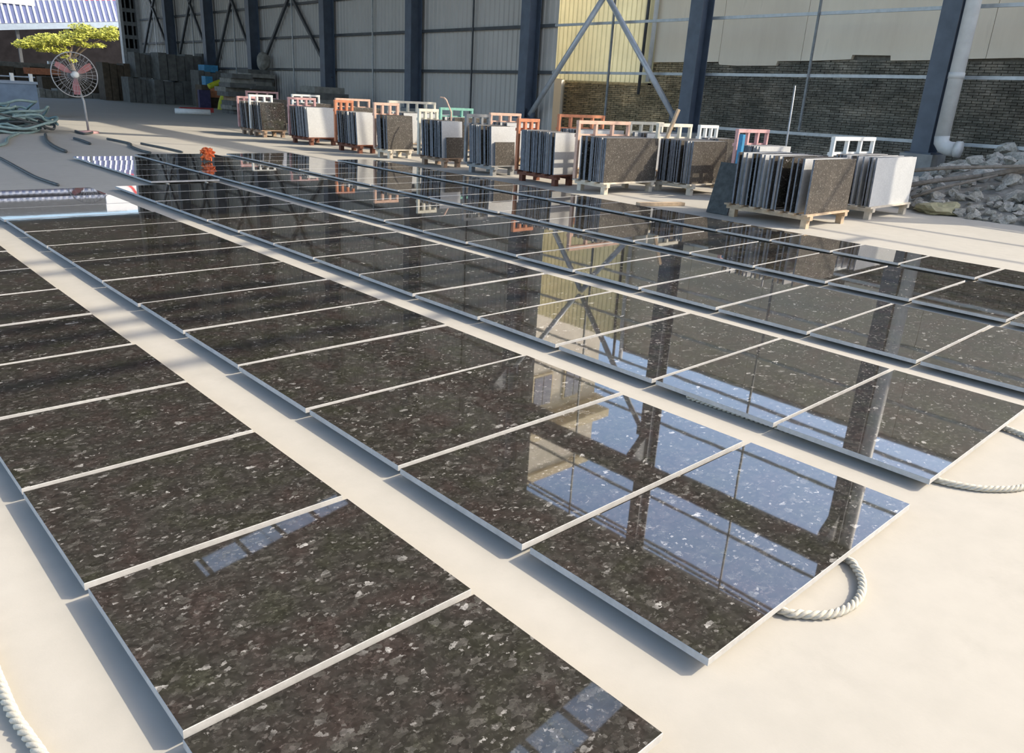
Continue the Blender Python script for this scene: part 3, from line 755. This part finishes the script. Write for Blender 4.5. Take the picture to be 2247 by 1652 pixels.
# white pipe and red bar on the floor
a, c = gp(384, 250), gp(462, 253)
o = MB().tube([(0, 0, 0), (c-a)*.4, c-a], .12, 12).obj('white_pipe', M['white'], None, a+Vector((0, 0, .12)), smooth=True); tag(o, 'white plastic pipe lying on the shaded floor', 'pipe')
a, c = gp(395, 245)+Vector((0, 0, .1)), gp(468, 247)+Vector((0, 0, .1)); o = MB().bar((0, 0, 0), c-a, .15, .2).obj('red_bar', M['red'], None, a); tag(o, 'dark red bar lying behind the white pipe', 'bar')

# stacks of flat slabs
def flat_stack(desc, x0, x1, ybase, ytop, Y, n, depth=1.2, mat='block_pale', seed=0, pallets=()):
    q = random.Random(seed); A = px(x0, ybase, Y); B = px(x1, ybase, Y); top = px((x0+x1)/2, ytop, Y).z; z = 0.0; hgt = (top)/n; W = B.x-A.x
    for i in range(n):
        th = hgt*(.8 if i in pallets else .86); wx = W*q.uniform(.72, 1.0); ox = q.uniform(0, W-wx)
        o = MB().box(0, wx, 0, depth, 0, th).obj('flat_slab', M['wood_brown' if i in pallets else mat if i % 2 else 'block'], None, (A.x+ox, Y+q.uniform(-.3, .3), z)); z += th+.002
        tag(o, f'{ORD[i+1]} flat slab from the bottom of the {desc}', 'slab', f'flat slabs in the {desc}')
flat_stack('tall stack left of the dark column', 503, 560, 246, 148, 36, 9, seed=1, pallets=(3,))
flat_stack('tall stack in front of the dark column', 548, 606, 246, 138, 38.5, 11, seed=2, pallets=(2, 5))
flat_stack('low wide stack below the middle dark column', 684, 770, 230, 178, 29.5, 6, seed=3, pallets=(2,))
t = px(582, 136, 38.8); o = rock_mesh('stone_lump', 5, M['block_pale'], 2, .25, (.35, .3, .45)); o = link('stone_lump', o, None, (t.x, 39.0, t.z+.02)); tag(o, 'pale stone lump on top of the tall stack', 'stone')

# dark blocks stored at the back
def blocks(rows):
    for i, (x0, x1, y0, y1, Y, mat, lab) in enumerate(rows):
        A = px(x0, y1, Y); B = px(x1, y0, Y); z0 = max(0, A.z)
        k = 5; W = (B.x-A.x)/k; t = thing('stored_slabs', lab, 'slabs', (A.x, Y, z0))
        for j in range(k): MB().box(j*W, j*W+W*.93, -.06*(j % 2), 1.1, 0, B.z-z0-.05*(j % 3)).obj('slab_bundle', M[mat], t)
blocks([(345, 442, 180, 246, 46, 'block', 'dark bundle of upright slabs at the back, lower middle'),
        (352, 442, 122, 176, 46.6, 'block', 'dark bundle of upright slabs at the back, raised on the middle one'),
        (288, 345, 172, 240, 47, 'block', 'dark green grey bundle of slabs at the back left of the middle bundle'),
        (300, 350, 118, 170, 48, 'block', 'dim bundle of slabs at the back above the green grey one'),
        (442, 500, 158, 243, 44, 'block', 'dark bundle of slabs at the back under the blue box'),
        (446, 500, 122, 156, 46.5, 'block', 'dark bundle of slabs at the back behind the blue box'),
        (236, 300, 141, 242, 49, 'brown', 'nearly black board stack below the lattice column'),
        (92, 150, 196, 238, 50, 'block_pale', 'brownish low block stack at the far left beside the bin'),
        (150, 240, 206, 240, 51, 'block_pale', 'brownish low block stack behind the fan'),
        (96, 255, 176, 204, 52, 'brown', 'dark layered board stack behind the fan'),
        (-30, 134, 150, 206, 55.5, 'brown', 'dark board stack above the bin at the far left')])
def boxpx(name, x0, x1, y0, y1, Y, dep, mat, lab, cat):
    A = px(x0, y1, Y); B = px(x1, y0, Y); b = MB(); b.box(0, B.x-A.x, 0, dep, 0, B.z-A.z); return tag(b.obj(name, M[mat], None, A), lab, cat)
boxpx('dark_crate', 446, 484, 188, 243, 42.6, .8, 'brown', 'dark crate at the back behind the orange sheet', 'crate')
boxpx('blue_box', 449, 478, 144, 158, 44.1, .8, 'blue', 'blue box perched on the clutter at the back', 'box')
boxpx('blue_drum', 452, 466, 168, 188, 42.7, .5, 'blue', 'small blue container below the blue box', 'container')
boxpx('orange_sheet', 464, 484, 190, 214, 42.5, .1, 'orange', 'dull orange sheet hanging beside the yellow green pipe', 'sheet')
boxpx('purple_sheet', 440, 461, 198, 244, 42.2, .2, 'purple', 'dark purple sheet standing left of the orange sheet', 'sheet')
boxpx('orange_beam', 56, 132, 152, 162, 55.0, .42, 'orange', 'orange beam in the dark shelter left of the fan', 'beam')
boxpx('white_board', 107, 134, 136, 142, 55.8, .3, 'white', 'small white board left of the top of the fan', 'board')
boxpx('grey_beam', -28, 134, 142, 150, 55.6, .8, 'block_pale', 'grey beam across the dark shelter at the far left', 'beam')
t = thing('bent_pipe_arm', 'yellow green bent pipe arm standing in the clutter at the back', 'pipe', (px(486, 240, 41).x, 41, 0))
P = [px(p[0], p[1], 41)-t.location for p in ((486, 243), (489, 222), (498, 200), (501, 176))]
MB().tube(smooth_path(P, .1), .2, 12).obj('lower_arm', M['yellow'], t, smooth=True)
P = [px(p[0], p[1], 41)-t.location for p in ((502, 176), (480, 181), (458, 190))]
MB().tube(smooth_path(P, .1), .13, 12).obj('upper_arm', M['yellow'], t, smooth=True)
P = px(493, 206, 41)-t.location; MB().tube([P-Vector((0, 0, .06)), P+Vector((0, 0, .06))], .25, 14).obj('clamp', M['steel_dark'], t)

# lattice column at the far end of the shed
t = thing('lattice_column', 'tall lattice steel column at the far end of the shed', 'column', (18.15, 54, 0))
MB().box(-.5, .5, .22, .28, 0, 12.6).obj('shade_backing', M['interior'], t)  # black sheet added in place of the shade between the bars
for x in (-.48, .48): MB().box(x-.09, x+.09, -.2, .2, 1.0, 12.6).obj('chord', M['galv'], t)
for x in (-.16, .16): MB().box(x-.04, x+.04, -.05, .05, 1.0, 12.6).obj('inner_bar', M['galv_dull'], t)
for k in range(15): MB().box(-.4, .4, -.06, .06, 1.2+k*.75, 1.42+k*.75).obj('batten', M['galv_dull'], t)
MB().box(-.65, .65, -.3, .3, 0, 1.0).obj('footing', M['plinth'], t)

# building with a striped roof beyond the open end
t = thing('striped_roof_building', 'low building with blue and white striped roof beyond the open end', 'building', (12, 70, 0))
X0_, X1_ = -10, 14.0
def ev(x): return 4.0+.11*x
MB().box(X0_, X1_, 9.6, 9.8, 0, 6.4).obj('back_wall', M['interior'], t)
for x in (X0_, -3.0, 3.6, X1_-.2): MB().box(x, x+.2, .3, .5, 0, ev(x)-.4).obj('post', M['steel_dark'], t)
pts = [(X0_, .0, ev(X0_)-.42), (X1_, 0, ev(X1_)-.42), (X1_, 0, ev(X1_)), (X0_, 0, ev(X0_))]
b = MB(); b.quad(pts); b.quad([(p[0], p[1]+.35, p[2]) for p in pts]); b.quad([pts[0], pts[1], (X1_, .35, pts[1][2]), (X0_, .35, pts[0][2])]); b.obj('gutter', M['gutter'], t)
nb = 60; wv_ = (X1_-X0_)/nb
for k in range(nb):
    x = X0_+k*wv_; z0, z1 = ev(x), ev(x+wv_)
    b = MB(); b.quad([(x, 0.05, z0+.02), (x+wv_, .05, z1+.02), (x+wv_, .8, z1+1.55), (x, .8, z0+1.55)]); b.obj('roof_sheet', M['ridge_blue'], t)
    b = MB(); xm = x+wv_*.5; b.prism([(xm-wv_*.2, ev(xm)+.03), (xm+wv_*.2, ev(xm)+.03), (xm+wv_*.13, ev(xm)+.15), (xm-wv_*.13, ev(xm)+.15)], 'y', .03, .8)
    for i, v in enumerate(b.v): b.v[i] = (v[0], v[1], v[2]+(1.53 if v[1] > .5 else 0))
    b.obj('roof_rib', M['ridge_white'], t)
def lettering(body, size, mat, parent, loc):
    c_ = bpy.data.curves.new('lettering', 'FONT'); c_.body = body; c_.size = size; c_.extrude = .02; c_.align_x = 'CENTER'
    o = bpy.data.objects.new('lettering', c_); COL.objects.link(o); bpy.context.view_layer.update()
    me = bpy.data.meshes.new_from_object(o.evaluated_get(bpy.context.evaluated_depsgraph_get())); bpy.data.objects.remove(o)
    me.materials.clear(); me.materials.append(M[mat]); return link('lettering', me, parent, loc, (R(90), 0, 0))
sgn = thing('roof_sign', 'red and white sign board with a large red character on the striped roof', 'sign', (21.0, 72.6, 6.45))
MB().box(0, 4.9, -.06, .06, 0, 1.15).obj('red_board', M['sign_red'], sgn)
MB().box(0, 4.9, -.06, .06, 1.15, 3.6).obj('white_board', M['sign_white'], sgn)
lettering('大', 2.3, 'sign_red', sgn, (2.6, -.10, 1.35))
sg2 = thing('white_sign', 'white sign board with small dark marks at the top left corner', 'sign', (12.4, 70.6, 5.72))
MB().box(-1.0, 4.75, -.05, .05, 0, 1.5).obj('board', M['sign_white'], sg2)
for i in range(9):
    MB().box(-.9+i*.62, -.56+i*.62, -.08, -.05, .06+.06*i, .34+.06*i).obj('mark', M['red' if i in (6, 7) else 'steel_dark'], sg2)
t = thing('striped_hall', 'tall grey hall with striped roof rising behind the low striped building', 'building', (0, 95, 0))
MB().box(-20, 32, 0, 12, 0, 10.9).obj('wall', M['block_pale'], t)
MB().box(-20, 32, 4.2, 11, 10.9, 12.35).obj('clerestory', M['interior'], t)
MB().box(-20, 32, 7.6, 11, 12.3, 14.9).obj('ridge_box', M['steel_dark'], t)
for (y0, z0, y1, z1) in ((-.3, 10.95, 4.3, 11.75), (4.0, 12.35, 7.7, 13.05)):
    MB().bar((6, y0, z0), (6, y1, z1), 52, .1).obj('roof_slope', M['ridge_blue'], t)
    for k in range(86):
        x = -19.8+k*.6; MB().bar((x, y0, z0+.1), (x, y1, z1+.1), .26, .12).obj('roof_rib', M['ridge_white'], t)

# tree with yellow green layered crown
tb = px(160, 160, 66); t = thing('tree', 'small spreading tree with yellow green sunlit crown behind the fan', 'tree', (tb.x, 66, 0))
MB().tube([(0, 0, 0), (.1, 0, 1.2), (-.1, .1, 2.3), (.2, 0, 3.2)], [.22, .17, .14, .08], 10).obj('trunk', M['bark'], t, smooth=True)
for k, (dx, dz) in enumerate(((-2.2, 3.1), (-1.0, 3.5), (1.4, 3.7), (2.6, 3.9))):
    MB().tube([(-.05, .05, 2.1), (dx*.5, 0, 2.1+(dz-2.1)*.6), (dx, 0, dz)], [.09, .06, .03], 7).obj('branch', M['bark'], t, smooth=True)
q = random.Random(4); b = MB()
CL = [(-3.0, 2.9, .7, .25), (2.9, 4.3, .7, .4), (1.0, 4.35, .9, .3), (-2.7, 3.0, .8, .32), (-2.0, 3.2, .9, .36), (-1.2, 3.4, 1.0, .42), (-.5, 3.35, 1.0, .45), (.4, 3.75, 1.0, .4), (1.2, 3.9, .9, .34), (2.1, 4.0, .9, .34), (2.7, 3.9, .7, .34), (-1.6, 2.75, .8, .25), (-.7, 2.7, .7, .25), (1.0, 3.2, .6, .2), (1.9, 3.25, .6, .18), (-.4, 2.3, .3, .15), (.1, 2.1, .35, .15)]
for cx, cz, rx_, rz_ in CL:
    for i in range(int(620*rx_*rz_*2.2)):
        while True:
            p = Vector((q.uniform(-1, 1), q.uniform(-1, 1), q.uniform(-1, 1)))
            if p.length < 1: break
        p = Vector((cx+p.x*rx_, p.y*rx_, cz+p.z*rz_)); s_ = q.uniform(.06, .13); u = Vector((q.uniform(-1, 1), q.uniform(-1, 1), q.uniform(-.4, .4))).normalized(); v = u.orthogonal().normalized()
        v = (v+Vector((0, 0, q.uniform(-.6, .6)))).normalized(); b.quad([p-u*s_, p-v*s_*.5, p+u*s_, p+v*s_*.5])
o = b.obj('foliage', M['leaf'], t); o['kind'] = 'stuff'
